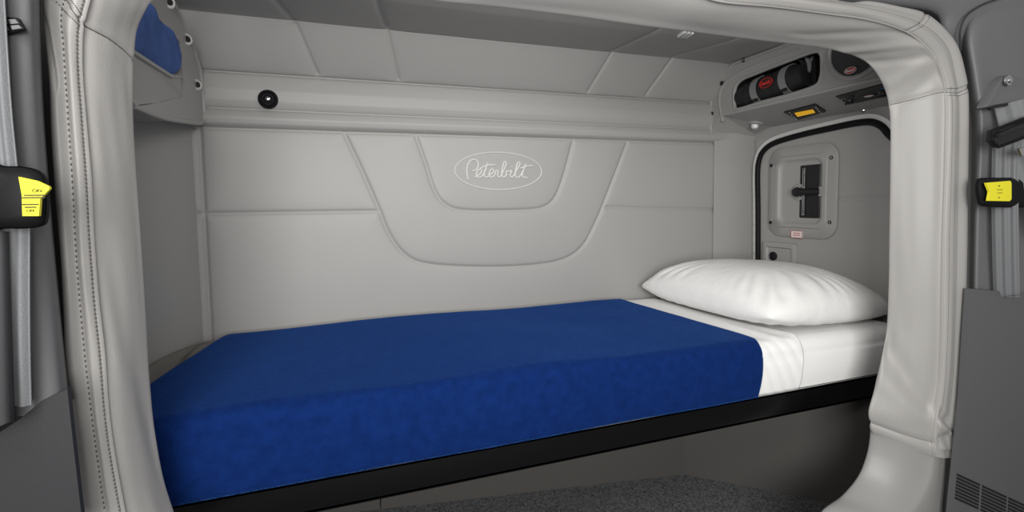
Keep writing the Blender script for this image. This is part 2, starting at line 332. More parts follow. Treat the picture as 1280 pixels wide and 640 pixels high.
# piping ridge
H = H+.0022*np.exp(-((vv-8.75)/.14)**2)*1.7-.0030*np.exp(-((vv-9.1)/.12)**2)
A = A+nn*H[..., None]
sur = empty('opening_surround', (.5, .8, -.45), 'padded light grey vinyl surround stitched around the bunk opening', 'door surround')
grid('vinyl_wrap', A, M['wrap'], sur)
def at_uv(u, v, lift=.0004):
    i = min(max(u*SUB, 0), N-1.001); k = min(max(v*5, 0), A.shape[1]-1.001); i0, k0 = int(i), int(k); fi, fk = i-i0, k-k0
    p = (A[i0, k0]*(1-fi)+A[i0+1, k0]*fi)*(1-fk)+(A[i0, k0+1]*(1-fi)+A[i0+1, k0+1]*fi)*fk
    return p+nn[i0, k0]*lift
def run_line(v, u0, u1, step):
    P = [at_uv(u, v) for u in np.linspace(u0, u1, 900)]; s = 0; out = [(P[0], P[1]-P[0])]
    for a, b in zip(P[:-1], P[1:]):
        s += np.linalg.norm(b-a)
        if s >= step: out.append((b, b-a)); s = 0
    return out
def stitches(name, v, u0, u1, step, ln, r, m, parent=sur):
    mb = MB()
    for p, t in run_line(v, u0, u1, step):
        t = t/(np.linalg.norm(t)+1e-12); mb.tube([p-t*ln/2, p-t*ln*.3, p+t*ln*.3, p+t*ln/2], [r*.3, r, r, r*.3], 6)
    return mb.build(name, m, parent)
stitches('stitching', 9.55, .5, 12.5, .0048, .0026, .0011, M['seam']); stitches('stitching', 12.0, .5, 12.5, .0066, .0034, .0009, M['seam'])
stitches('stitching', 9.35, 19.5, 39, .0052, .0036, .0007, M['thread']); stitches('stitching', 10.2, 29.5, 36.5, .0035, .0016, .0008, M['seam']); stitches('stitching', 12.0, 22, 36.5, .0042, .0026, .0007, M['seam'])
for J in (J1, J2):
    P = spline([(*q, 0) for q in J], 12); mb = MB(); mb.tube([at_uv(q[0], q[1], -.0003) for q in P if q[1] < 14.5], .0010, 6); mb.build('seam', M['seam'], sur)
for J in (J1, J2, J3):
    for off in (-.28, .28):
        mb = MB()
        for k in range(27):
            v = 9.2+k*.2; u = np.interp(v, [j[1] for j in J], [j[0] for j in J])+off*(.9 if J is J1 else .45)
            mb.tube([at_uv(u, v), at_uv(u, v+.1)], .0008, 5)
        mb.build('stitching', M['seam'], sur)
P = [at_uv(38.0+.0*v, v, .0) for v in np.linspace(3.2, 9.0, 40)]; MB().tube(P, .0007, 5).build('seam', M['seam'], sur)
# plastic sill moulding below the wrap (right), sweeping into the floor
hs = [(I_(1089, 535), S_(1166, 555), O_(1190, 555)), (I_(1089, 548), S_(1164, 580), O_(1189, 580)), (I_(1085, 570), S_(1160, 600), O_(1188, 610)), (I_(1075, 595), S_(1150, 622), O_(1187, 640)),
      (I_(1055, 619), S_(1133, 645), (1.312, -.76)), (I_(1030, 638), S_(1105, 668), (1.308, -.82)), ((1.03, -.835), (1.06, -.83), (1.30, -.88)), ((.90, -.885), (.92, -.89), (.95, -.945)), ((.70, -.91), (.70, -.91), (.70, -.948))]
B = []
hs = [(s[0],)+tuple((q[0]*YS/.70, q[1]*YS/.70) if type(q[0]) is float else q for q in s[1:]) for s in hs]
ha, hb, hc = [np.array(spline([s[k] for s in hs], 8)) for k in range(3)]
for i in range(len(ha)):
    tn = ha[min(i+1, len(ha)-1)]-ha[max(i-1, 0)]; tn /= np.linalg.norm(tn); out = np.array([-tn[1], tn[0]])
    v = lambda p, y: np.array([p[0], y, p[1]])
    pi, ps, po = ha[i]+out*.004, hb[i]+out*.003, hc[i]-np.array([.003, 0])
    mm = pi*.5+ps*.5-out*.008
    B.append(spline([v(pi+out*.060, .880), v(pi+out*.020, .861), v(pi, .852), v(mm, .805), v(ps*.93+pi*.07, YS+.008), v(ps*.85+po*.15, YS), v(ps*.4+po*.6, YS+.003), v(po, YS+.015), v(po, .87)], 5))
grid('trim_6', np.array(B), M['base'], kind='structure')

# ================================================================== SIDE DOOR / HATCH (right wall)
XW = 1.6
def xw(px, py, x=XW): return X(px, py, x)
door = empty('door_1', (1.58, 1.2, -.35)); door['kind'] = 'structure'
sealpx = [(951, 420), (950.5, 330), (950.5, 260), (950, 218), (952, 200), (958, 188), (971, 179), (1000, 170), (1040, 161), (1072, 154.5), (1092, 153), (1105, 158), (1114, 168)]
sp = spline([xw(*p) for p in sealpx], 6); sp = sp+spline([sp[-1]+np.array([0, -.012, -.012]), np.array([XW, 1.015, .16]), np.array([XW, 1.0, .12]), np.array([XW, .995, -.5])], 6)
MB().tube([p+np.array([-.012, 0, 0]) for p in sp], .010, 10).build('door_seal', M['rubber'], door)
def off_path(P, d):
    out = []
    for i, p in enumerate(P):
        t = P[min(i+1, len(P)-1)]-P[max(i-1, 0)]; t = t/np.linalg.norm(t); n = np.cross(t, np.array([1., 0, 0])); out.append(p+n*d)
    return out
c = np.array([XW, 1.25, 0.]); sgn = 1 if np.linalg.norm(off_path(sp, .02)[60]-c) > np.linalg.norm(sp[60]-c) else -1
tr = off_path(sp, sgn*.0185)
mb = MB()
for p, q in zip(tr[:-1], tr[1:]):
    t = (q-p)/np.linalg.norm(q-p); n = np.cross(t, [1., 0, 0]); mb.frame_box((p+q)/2+np.array([-.008, 0, 0]), (.004, 0, 0), (q-p)*.52, n*.0065)
mb.build('metal_flange', M['alu'], door)
# door skin with one horizontal seam
us = np.linspace(.99, 1.56, 100); vs = np.linspace(-.52, .24, 130); UU, VV = np.meshgrid(us, vs, indexing='ij')
D = .005*np.exp(-((VV+.003)/.004)**2)*(UU < 1.30)-.003
grid('door_panel', np.stack([XW-.004+D, UU, VV], -1), M['vinyl'], door)
# rounded vent frame
def rrect(y0, y1, z0, z1, r, n=7, x=XW):
    out = []
    for cy, cz_, a0 in ((y1-r, z1-r, 0), (y0+r, z1-r, 90), (y0+r, z0+r, 180), (y1-r, z0+r, 270)):
        for k in range(n+1):
            a = math.radians(a0+90*k/n); out.append(np.array([x, cy+r*math.cos(a), cz_+r*math.sin(a)]))
    return out
def loops(Ls, name, m, parent, cap=True, kind=None):
    mb = MB(); n = len(Ls[0]); 
    for L in Ls: mb.v += [tuple(p) for p in L]
    for i in range(len(Ls)-1):
        for k in range(n): mb.f.append((i*n+k, i*n+(k+1) % n, (i+1)*n+(k+1) % n, (i+1)*n+k))
    if cap: mb.f.append(tuple((len(Ls)-1)*n+k for k in range(n)))
    return mb.build(name, m, parent, kind=kind)
y1 = xw(960, 240, XW-.017)[1]; y0 = xw(1046, 240, XW-.017)[1]; z1 = xw(1040, 176.5, XW-.017)[2]; z0 = xw(1040, 300, XW-.017)[2]
vf = loops([rrect(y0, y1, z0, z1, .055, x=XW-.004), rrect(y0, y1, z0, z1, .055, x=XW-.013), rrect(y0+.005, y1-.005, z0+.005, z1-.005, .052, x=XW-.017),
       rrect(y0+.034, y1-.034, z0+.034, z1-.034, .035, x=XW-.018), rrect(y0+.038, y1-.038, z0+.038, z1-.038, .034, x=XW-.022), rrect(y0+.050, y1-.050, z0+.050, z1-.050, .030, x=XW-.022),
       rrect(y0+.058, y1-.058, z0+.058, z1-.058, .026, x=XW-.013), rrect(y0+.064, y1-.064, z0+.064, z1-.064, .022, x=XW-.012)], 'vent_frame', M['console'], door)
for px, py in ((1039, 197), (964, 207), (1037, 278), (963, 278)):
    p = xw(px, py, XW-.018); MB().disc(p, (-1, 0, 0), [(.0065, -.002), (.0065, .001), (.004, .002), (.0035, -.0005)], 16).build('bolt', M['black'], door)
# latch: black slot plate, two rods, lever
a = xw(1001, 207, XW-.012); b = xw(1025, 273, XW-.012)
lat = MB().box(XW-.016, XW-.008, b[1], a[1], b[2], a[2], .004).build('latch_plate', M['black'], door)
zc = (a[2]+b[2])/2; yc = (a[1]+b[1])/2
for dy in (.016, .023):
    MB().tube([(XW-.019, a[1]-dy, b[2]+.01), (XW-.019, a[1]-dy, a[2]-.01)], .0014, 8).build('latch_rod', M['metal'], door)
lv = xw(999, 240, XW-.02); mb = MB(); mb.tube([(XW-.018, b[1]+.0, lv[2]), (XW-.028, yc, lv[2]), (XW-.034, lv[1]-.01, lv[2]+.001)], [.011, .012, .013], 12); mb.disc((XW-.026, lv[1], lv[2]), (-1, 0, 0), [(.016, 0), (.018, .006), (.015, .014), (.006, .017)], 22)
mb.build('latch_lever', M['black'], door)
MB().disc((XW-.012, lv[1]+.006, lv[2]), (-1, 0, 0), [(.034, -.004), (.033, .002), (.025, .006), (.02, .004)], 28).build('lever_boss', M['console'], door)
mb = MB(); mb.box(XW-.020, XW-.012, b[1]-.03, b[1]+.004, lv[2]-.017, lv[2]+.017, .003); mb.build('lever_boss', M['console'], door)
l = xw(996, 293, XW-.019); MB().box(l[0]-.001, l[0]+.001, l[1]-.024, l[1]+.024, l[2]-.013, l[2]+.013).build('warning_label', M['wht'], door, smooth=False)['label'] = 'small white label with red border and print'
wl = door.children[-1]
mb = MB()
for q in ((-.0235, .0235, .0115, .0130), (-.0235, .0235, -.0130, -.0115), (-.0240, -.0225, -.013, .013), (.0225, .0240, -.013, .013), (-.016, .016, .004, .0062), (-.014, .014, -.0010, .0008), (-.017, .017, -.0055, -.0037)):
    mb.box(l[0]-.0016, l[0]-.0008, l[1]+q[0], l[1]+q[1], l[2]+q[2], l[2]+q[3])
mb.build('label_print', M['red'], wl, smooth=False)
# small pocket below with a socket
y0, y1, z0, z1 = xw(995, 320, XW-.02)[1], xw(953, 320, XW-.02)[1], -.275, xw(970, 303, XW-.02)[2]
pk = empty('outlet_pocket', (XW-.004, (y0+y1)/2, z0), 'small recessed grey socket pocket low on the side wall behind the pillow', 'socket')
loops([rrect(y0, y1, z0, z1, .012, x=XW-.006), rrect(y0, y1, z0, z1, .012, x=XW-.020), rrect(y0+.004, y1-.004, z0+.004, z1-.004, .010, x=XW-.022),
       rrect(y0+.018, y1-.018, z0+.018, z1-.018, .006, x=XW-.022), rrect(y0+.022, y1-.022, z0+.022, z1-.022, .005, x=XW-.015)], 'housing', M['console'], pk)
s = xw(967, 320, XW-.015); MB().disc(s, (-1, 0, 0), [(.017, 0), (.017, .005), (.012, .007), (.010, .001)], 20).build('socket', M['black'], pk)

# ================================================================== RIGHT OVERHEAD CONSOLE
XC = 1.40
con = empty('overhead_console', (1.5, 1.2, .25), 'grey moulded overhead console above the side door, holding bag nook and speaker', 'console')
Apt, Bp, Cp, Dp, Ep, Fp = [np.array(q) for q in ((XC, 1.588, .262), (XC, 1.590, .452), (XC, 1.480, .500), (XC, .885, .500), (XC, .885, .322), (XC, 1.527, .320))]
G1, G2 = np.array([1.597, .885, .280]), np.array([1.597, 1.50, .279])
hole = spline([X(px, py, XC) for px, py in [(918, 134), (918, 112), (926, 100), (946, 91), (992, 73), (1018, 64), (1026, 67), (1027.5, 80), (1026, 97), (1018, 108), (985, 119), (951, 128), (925, 136)]], 5, closed=True)
outer = [Apt, np.array([XC, 1.597, .275]), np.array([XC, 1.598, .44])]+[Bp, Cp, Dp, Ep, Fp+np.array([0, -.02, 0]), Fp+np.array([0, .004, -.002])]
holed('face_panel', outer, hole, M['console'], con)
mb = MB(); mb.add([Fp+np.array([0, .004, -.002]), Ep, G1, G2], [(0, 1, 2, 3)]); mb.add([Apt, Fp+np.array([0, .004, -.002]), G2, np.array([1.597, 1.572, .262]), np.array([1.597, 1.585, .250])], [(0, 1, 2, 3, 4)])
mb.build('lower_panel', M['console'], con, smooth=False)
rim = [np.array([XC, .885, .500]), Cp, Bp, np.array([XC, 1.598, .44]), np.array([XC, 1.597, .275]), Apt]
MB().tube(dense(rim, .01), .006, 8).build('rim', M['console'], con)
MB().tube([Apt, np.array([1.5, 1.588, .257]), np.array([1.597, 1.583, .252])], .005, 8).build('rim', M['console'], con)
MB().tube([Apt+np.array([0, -.045, .06]), Fp+np.array([.004, -.004, .004])]+dense([Fp+np.array([.003, -.03, .002]), Ep+np.array([.003, 0, .002])], .02), .006, 8).build('rim', M['console'], con)
MB().tube([p+np.array([.002, 0, 0]) for p in hole], .0065, 8, closed=True).build('nook_lip', M['console'], con)
hb = [p+np.array([.155, 0, 0]) for p in hole]
loops([hole, hb], 'nook', M['void'], con)
MB().box(XC+.002, 1.6, .885, 1.597, .500, .512).build('top_panel', M['console'], con, smooth=False)
# raised bead around the nook like the moulding in the photo
bead = spline([X(px, py, XC) for px, py in [(903, 152), (899, 128), (903, 108), (922, 92), (958, 76), (1000, 62)]], 8)
MB().tube([p+np.array([.0035, 0, 0]) for p in bead], .007, 8).build('bead', M['console'], con)
for px, py in ((889, 142), (902, 104), (929, 75)):
    p = X(px, py, XC-.004)
    MB().disc(p, (-1, 0, 0), [(.008, -.006), (.008, .001), (.005, .003), (.0035, .0)], 16).build('bolt', M['black'], con)
# speaker
sc_ = np.array([XC-.002, 1.0, .0]); e1, e2 = X(1039, 78, XC), X(1088, 78, XC); bt = X(1059, 97, XC)
rad = .078; cyy = e1[1]-rad; czz = bt[2]+rad
spk = MB().disc((XC, cyy, czz), (-1, 0, 0), [(rad+.014, -.002), (rad+.012, .006), (rad+.004, .009), (rad, .007), (rad-.001, .002)], 48).build('speaker', M['console'], con)
MB().disc((XC-.0022, cyy, czz), (-1, 0, 0), [(rad-.001, 0), (rad-.01, .003), (.02, .005)], 48).build('speaker_grille', M['grille'], spk)
def badge(p, n, right, up, w, h, parent, name='badge', dark=False):
    right = np.array(right, float); right /= np.linalg.norm(right); up = np.array(up, float); up -= right*np.dot(up, right); up /= np.linalg.norm(up); n = np.cross(right, up)
    P = [p+right*w*math.cos(t)+up*h*math.sin(t) for t in np.linspace(0, 2*math.pi, 33)[:-1]]
    b = MB().slab([q+n*.0015 for q in P], n, .0015).build(name, M['bag' if dark else 'red'], parent)
    fg = M['red' if dark else 'wht']
    MB().tube([q+n*.0018 for q in P], .0014 if dark else .0007, 6, closed=True).build('badge_rim', fg, b)
    script(p+n*.0020, right, up, w*1.62, .0013 if dark else .0006, fg, b, 'badge_script')
    return b
# the script lettering, strokes in a 0..1000 box
STR = [[(362, 437), (352, 395), (349, 340), (358, 285), (382, 248), (420, 235), (452, 252), (462, 290), (450, 328), (425, 347), (398, 350)],
 [(425, 412), (455, 400), (488, 370), (495, 345), (478, 332), (455, 350), (443, 385), (455, 412), (485, 412), (512, 385), (535, 335), (552, 272)], [(532, 330), (520, 385), (532, 414), (562, 405), (585, 385), (612, 362), (615, 340), (598, 333), (577, 355), (570, 392), (585, 415), (610, 408), (630, 380), (640, 342)],
 [(478, 328), (520, 305), (570, 290), (632, 290)], [(640, 342), (662, 350), (655, 385), (664, 412), (688, 400), (715, 345), (740, 285), (738, 260), (722, 260), (706, 310), (696, 375), (705, 410), (728, 408), (745, 380), (742, 350), (765, 355), (795, 345)],
 [(795, 345), (782, 385), (792, 413), (818, 395), (850, 335), (878, 285), (872, 262), (856, 268), (840, 325), (832, 385), (845, 415), (872, 408), (900, 370), (925, 315), (937, 280)], [(795, 310), (800, 303)], [(915, 338), (902, 385), (912, 412), (958, 416)], [(880, 325), (925, 310), (965, 300), (1006, 298)]]
def script(p, right, up, width, r, m, parent, name):
    mb = MB(); k = width/660.
    for s in STR:
        q = spline([p+right*(x-672)*k+up*(338-y)*k for x, y in s], 5) if len(s) > 2 else [p+right*(x-672)*k+up*(338-y)*k for x, y in s]
        mb.tube(q, r, 6)
    return mb.build(name, m, parent)
bp_ = X(1063.5, 88, XC-.008); badge(bp_, None, (0, -1, 0), (0, 0, 1), .017, .0085, spk)
# controls on the lower panel
LP0 = Fp; LNm = np.cross(G1-Ep, Fp-Ep); LNm /= np.linalg.norm(LNm)
if LNm[0] > 0: LNm = -LNm
lup = np.cross(LNm, np.array([0, 1., 0])); lup /= np.linalg.norm(lup)
if lup[2] < 0: lup = -lup
LR = np.array([0, -1., 0])
def onl(px, py, lift=0): return PL(px, py, LP0+LNm*lift, LNm)
def quad_part(name, pxs, m, parent, lift, t, bev=0):
    return MB().slab([onl(px, py, lift) for px, py in pxs], LNm, t).build(name, m, parent, smooth=False)
dsp = quad_part('display', [(980, 141), (1019, 131), (1032, 140), (998, 150)], M['black'], con, .006, .006)
quad_part('screen', [(993, 141.5), (1016, 137), (1019, 141), (997, 146)], M['amber'], dsp, .0068, .001)['label'] = 'glowing amber screen'
for a, b in (((987, 141), (995, 149)), ((1020, 134.5), (1026, 141.5))):
    for k in range(4):
        t = k/3; q = onl(a[0]+(b[0]-a[0])*t, a[1]+(b[1]-a[1])*t, .0068); MB().disc(q, LNm, [(.0022, 0), (.0018, .0008)], 8).build('button', M['wht'], dsp)
swp = quad_part('switch_panel', [(1045, 121), (1118, 102), (1122, 118), (1060, 131)], M['black'], con, .004, .004)
def knob(px, py, r):
    p = onl(px, py, .004); mb = MB().disc(p, LNm, [(r*1.15, 0), (r, .003), (r*.92, .007), (r*.7, .009)], 24); mb.frame_box(p+LNm*.010, LR*r*.9, lup*r*.22, LNm*.004, .001)
    return mb.build('knob', M['knob'], swp)
knob(1062, 125, .013); knob(1104, 116, .013)
mb = MB()
for k in range(7):
    a = math.radians(20+k*23); mb.disc(onl(1062, 125, .0045)+LR*math.cos(a)*.021+lup*math.sin(a)*.021, LNm, [(.0012, 0), (.001, .0005)], 8)
mb.build('dial_marks', M['wht'], swp)
p = onl(1087, 120, .0045); MB().disc(p, LNm, [(.024, -.001), (.023, .0015)], 32, ref=LR, sx=.62).build('badge_plate', M['grille'], swp)
badge(onl(1086, 119.5, .006), None, LR, lup, .013, .0045, swp)
mb = MB().frame_box(onl(1103, 110.5, .0048), LR*.005, lup*.0018, LNm*.0005); mb.build('blue_mark', M['blueled'], swp)
# reading light and bolts on the underside
p = onl(944, 154.5, .001); rl = MB().disc(p, LNm, [(.030, -.001), (.028, .003), (.018, .006)], 32).build('light_base', M['console'], con)
MB().disc(p, LNm, [(.013, .004), (.014, .010), (.011, .018), (.005, .021)], 24).build('light_bulb', M['glass'], rl)
for px, py in ((1080, 138), (978, 161)):
    p = onl(px, py, .0); MB().disc(p, LNm, [(.010, -.001), (.009, .004), (.006, .005), (.0045, .001)], 18).build('bolt', M['chrome'], con)
    MB().disc(p, LNm, [(.0045, .001), (.004, .0055)], 14).build('bolt_hole', M['ink'], con)

# bag lying in the nook
ba = X(925, 124, XC+.035); bb = X(1012, 92, XC+.035); ax = bb-ba; L = np.linalg.norm(ax); ax /= L
bag = empty('rolled_bag', tuple((ba+bb)/2-np.array([0, 0, .05])), 'black rolled nylon bag with grey straps and red badge in the console nook', 'bag')
tt = np.linspace(0, 1, 60); rs = [.047*(1-.35*abs(2*t-1)**6) for t in tt]; rs[0] = .022; rs[-1] = .022; rs[1] = .036; rs[-2] = .036
MB().tube([ba+ax*L*t for t in tt], [r*(1+.03*math.sin(40*t)) for r, t in zip(rs, tt)], 28).build('bag_body', M['bag'], bag)
def bagpt(t, ang, r=.0495):
    side = np.cross(ax, [0, 0, 1.]); side /= np.linalg.norm(side)
    if side[0] > 0: side = -side
    u = np.cross(side, ax); u = u if u[2] > 0 else -u
    return ba+ax*L*t+side*r*math.cos(ang)+u*r*math.sin(ang), side, u
for t0 in (.37, .78):
    q = []
    mb = MB()
    for k in range(37):
        a = 2*math.pi*k/36
        for dt in (-.045, .045):
            for rr in (.0475, .0505): mb.v.append(tuple(bagpt(t0+dt, a, rr)[0]))
    for k in range(36):
        o_ = k*4; mb.f += [(o_+1, o_+3, o_+7, o_+5), (o_, o_+4, o_+6, o_+2), (o_, o_+1, o_+5, o_+4), (o_+2, o_+6, o_+7, o_+3)]
    s_ = mb.build('strap', M['strap'], bag)
    pb, sd, u = bagpt(t0, -.75, .052); MB().frame_box(pb, ax*.011, u*.005, sd*.003, .001).build('buckle', M['black'], s_)
pb, sd, u = bagpt(.575, .12, .0490); badge(pb, None, ax, u, .027, .0155, bag, dark=True)
# folded net next to the bag
net = empty('folded_net', tuple(X(1013, 100, XC+.04)), 'black folded cargo net with looped cord edges tucked at the end of the nook', 'net')
for k, pxs in enumerate(([(1000, 73), (1006, 84), (1000, 97), (992, 106)], [(1008, 69), (1012, 82), (1008, 97), (1000, 110)], [(1000, 92), (1008, 100), (1014, 108), (1016, 107)], [(1017, 70), (1012, 82), (1006, 92), (998, 103)])):
    P = spline([X(px, py, XC+.03+.006*k) for px, py in pxs], 12); mb = MB().tube(P, .006, 8)
    for i in range(0, len(P), 2): mb.disc(P[i], (-1, 0, 0), [(.002, .005), (.0055, .0065), (.002, .009)], 8)
    mb.build('cord', M['strap'] if k in (1, 3) else M['bag'], net)
P = [X(px, py, XC+.045) for px, py in ((1000, 72), (1018, 68), (1021, 104), (1000, 112))]; MB().slab(P, (-1, 0, 0), .03).build('net_fold', M['bag'], net)

# ================================================================== LEFT OVERHEAD CUBBY
XL = -.341
cub = empty('overhead_cubby', (-.41, 1.3, .24), 'grey moulded overhead cubby on the left wall with a slanted pocket', 'cubby')
def xl(px, py, x=XL): return X(px, py, x)
# flange outline on the plane x = XL
Lout = [np.array([XL, 1.597, .245]), np.array([XL, 1.597, .36])]+[xl(px, py) for px, py in ((250, 88), (236, 48), (220, 12), (212, -3))]
r_, z_ = [], []
ptsY = [(1.597, .252), (1.590, .243), (1.05, .205), (.90, .196), (.90, .50), (1.34, .50), (1.47, .455), (1.55, .385), (1.597, .30)]
rimpx = [(256, 148), (255, 120), (250, 90), (243, 66), (235, 45), (226, 24), (217, 5), (212, -6)]
rimpts = []
for px, py in rimpx: rimpts.append(X(px, py, XL))
rimpts = [np.array([XL, min(p[1], 1.588), p[2]]) for p in rimpts]
botpx = [(250, 154), (225, 151), (200, 146), (165, 132)]
bot = [X(px, py, XL) for px, py in botpx]
blp = [(150, 62), (150, 15), (166, -3), (184, 4), (196, 21), (206, 33), (214, 42), (222, 54), (224.5, 68), (223, 82), (217, 91), (209, 96), (196, 88), (180, 77), (167, 68)]
holeL = [X(px, py, XL) for px, py in [(150, 136), (150, 62), (150, 15), (172, -3), (186, 4), (195, 20), (206, 31), (217, 41), (225, 54), (228, 70), (229.5, 100), (229, 121), (200, 128)]]
outl = rimpts[::-1]+bot+[np.array([XL, .90, bot[-1][2]-.02]), np.array([XL, .90, .50])]
outl = [p if i else np.array([XL, p[1], .5]) for i, p in enumerate(outl)]
holed('flange', outl, holeL, M['console'], cub)
MB().tube(spline(rimpts[::-1]+bot, 5), .006, 8).build('rim', M['console'], cub)
loops([holeL, [p+np.array([-.10, 0, 0]) for p in holeL]], 'pocket_back', M['console'], cub)
# underside between flange and wall
mb = MB(); q = [np.array([XL, 1.597, .243]), bot[1], bot[-1], np.array([XL, .90, bot[-1][2]-.02])]; mb.add(q+[np.array([-.475, p[1], p[2]-.01]) for p in q], [(0, 1, 5, 4), (1, 2, 6, 5), (2, 3, 7, 6)]); mb.build('underside', M['console'], cub, smooth=False)
# slanted pocket front, pushing out of the flange
tA, tB = X(160, 61, XL+.012), X(213, 95, XL+.012); bA, bB = X(160, 136, XL-.002), X(228, 122, XL-.002)
rgt = X(226, 96, XL-.002)
mb = MB(); mb.add([tA, tB, bB, bA, rgt, tA+np.array([-.012, 0, .0]), tB+np.array([-.02, 0, 0])], [(0, 1, 2, 3), (1, 4, 2), (0, 5, 6, 1), (1, 6, 4)])
mb.build('pocket_front', M['console'], cub, smooth=False)
MB().tube([tA, tB, (tB+rgt)/2, rgt], .0045, 8).build('pocket_lip', M['console'], cub)
for px, py in ((233.5, 49), (246, 106), (211, 2.5)):
    p = X(px, py, XL+.001); MB().disc(p, (.8, -.6, 0), [(.0145, -.002), (.014, .002), (.011, .004), (.0095, .003), (.009, .001)], 24).build('bolt', M['ring'], cub)
    MB().disc(p, (.8, -.6, 0), [(.0078, -.001), (.0072, .0036)], 20).build('bolt_hole', M['ink'], cub)
# blanket stuffed in the pocket
Pb = np.array(spline([X(px, py, XL-.006) for px, py in blp], 6, closed=True)); cb_ = X(185, 52, XL-.006)
rows = []
for k in range(25):
    t = math.pi*(k/24.); rad_ = max(math.sin(t), 1e-4); hgt = .014*math.cos(t) if t < math.pi/2 else .055*math.cos(t)
    Q = cb_+(Pb-cb_)*rad_**.6; Q = Q+np.array([hgt, 0, 0]); Q[:, 0] += .006*noise2(Q[:, 1]*30, Q[:, 2]*30, 5)*rad_; rows.append(Q)
bv = np.array(rows).transpose(1, 0, 2)
bo = grid('rolled_blanket', bv, M['blue2'], closed_u=True); tag(bo, 'blue fleece blanket stuffed in the overhead cubby at upper left', 'blanket')

# ================================================================== BUNK
XH = 1.585           # head end
rail = empty('bunk_platform', (.55, 1.28, -.575), 'black steel bunk platform with a glossy front rail carrying the mattress', 'bunk')
mb = MB(); mb.box(-.462, XH+.004, .968, .982, -.577, -.512, .002); mb.box(-.462, XH+.004, .968, 1.01, -.577, -.571); mb.box(-.462, XH+.004, .968, 1.00, -.518, -.512, .0)
mb.build('front_rail', M['rail'], rail)
MB().tube([(-.462, .9675, -.5115), (XH+.004, .9675, -.5115)], .0017, 8).build('rail_highlight', M['chrome'], rail)['label'] = 'bright highlight on the rail edge, added as a thin strip'  # chrome tube added for the highlight along the rail's top edge
MB().box(-.44, XH, .985, 1.585, -.545, -.520).build('platform_board', M['rail'], rail, smooth=False)
# mattress wrapped in fitted sheet : superelliptic box
def bedtop(x, y):        # height of the mattress top
    s = np.clip((y-.97)/.6, 0, 1)
    return -.372+.010*s+.0045*np.sin(3*x+1)+.002*np.sin(9*x+4*y)
YF, YK = .968, 1.575
RC = .036
def bed_section(x, grow, zb=-.508, nt=46, back=True):
    """points from the front bottom up over the rounded edge and back to the wall; x may be an array like a curve (function of arc parameter)"""
    pts = []
    f = YF-grow
    zt = bedtop(x, 1.0)+grow
    for t in np.linspace(0, 1, 14): pts.append((f-.006*math.sin(math.pi*t)*1.0, zb+(zt-RC-zb)*t))
    for t in np.linspace(0, 1, 12)[1:]: a = t*math.pi/2; pts.append((f+RC-RC*math.cos(a), zt-RC+RC*math.sin(a)))
    for t in np.linspace(0, 1, 34)[1:]: y = f+RC+(YK-f-RC)*t; pts.append((y, bedtop(x, y)+grow-(0.02*max(0, (t-.93)/.07)**2)))
    return pts
def foot_x(y): return -.285-.25*(1.58-y)**1.0*.75     # foot end runs slightly askew
# mattress body
def shell(name, xa, xb, grow, m, seed, amp, parent=None, zb=-.508, nx=120, endround=(True, True)):
    """xa, xb: functions of the section index parameter (y, z) -> x"""
    rows = []
    for i in range(nx):
        u = i/(nx-1)
        # ends roll down
        row = []
        sec = bed_section(0, grow, zb)
        for (y, z) in sec:
            x0, x1 = xa(y, z), xb(y, z); x = x0+(x1-x0)*u
            z = z+(bedtop(x, y)-bedtop(0, y)) if z > -.42 else z
            row.append((x, y, z))
        rows.append(row)
    P = np.array(rows)
    nz = amp*noise2(P[..., 0]*13, P[..., 1]*13+P[..., 2]*13, seed)
    P[..., 2] += nz*(P[..., 1] > YF+.02); P[..., 1] -= nz*(P[..., 1] <= YF+.02)
    return P
def close_ends(P, drop, bow=.03):
    """roll both ends down to form a closed foot/head side"""
    def endrows(R, sgn):
        out = []
        for k in range(1, 10):
            t = k/9.; a = t*math.pi/2 if t < .5 else math.pi/2
            Q = R.copy(); tt = min(1, t*2); ang = tt*math.pi/2
            Q[:, 0] += sgn*RC*math.sin(ang); dz = RC*(1-math.cos(ang))+max(0, t-.5)*2*drop
            Q[:, 2] = np.maximum(Q[:, 2]-dz, -.508)
            out.append(Q)
        return out
    return np.concatenate([np.array(endrows(P[0], -1))[::-1], P, np.array(endrows(P[-1], 1))])
P = shell('m', lambda y, z: foot_x(y)+.02, lambda y, z: 1.535, 0, M['white'], 2, .0008)
mt = grid('mattress', close_ends(P, .10), M['white']); tag(mt, 'bunk mattress in a white fitted sheet, on the black platform', 'mattress')
# top sheet: turned-down band beside the blanket
def bl_edge(y, z):
    if z < -.40 and y < 1.0: return 1.000+.012*(z+.508)/.10
    return np.interp(y, [.968, 1.0, 1.06, 1.2, 1.35, 1.575], [1.012, 1.020, 1.015, .995, .975, .948])
P = shell('s', lambda y, z: .60, lambda y, z: bl_edge(y, z)+.135+.012*math.sin(9*y), .0035, M['white'], 5, .0012, nx=160)
# soft creases running across the band
wv = .0022*np.sin((P[..., 0]*85+P[..., 1]*12+2*P[..., 2]*20))*np.clip((P[..., 0]-.98)*20, 0, 1)*np.exp(-((P[..., 1]-1.0)/.13)**2)
P[..., 2] += wv*(P[..., 1] > YF+.02); P[..., 1] -= np.abs(wv)*(P[..., 1] <= YF+.02)
sh = grid('top_sheet', P, M['white']); tag(sh, 'white top sheet turned down between the blue blanket and the pillow', 'sheet')
mdf = sh.modifiers.new('t', 'SOLIDIFY'); mdf.thickness = .002; mdf.offset = 0
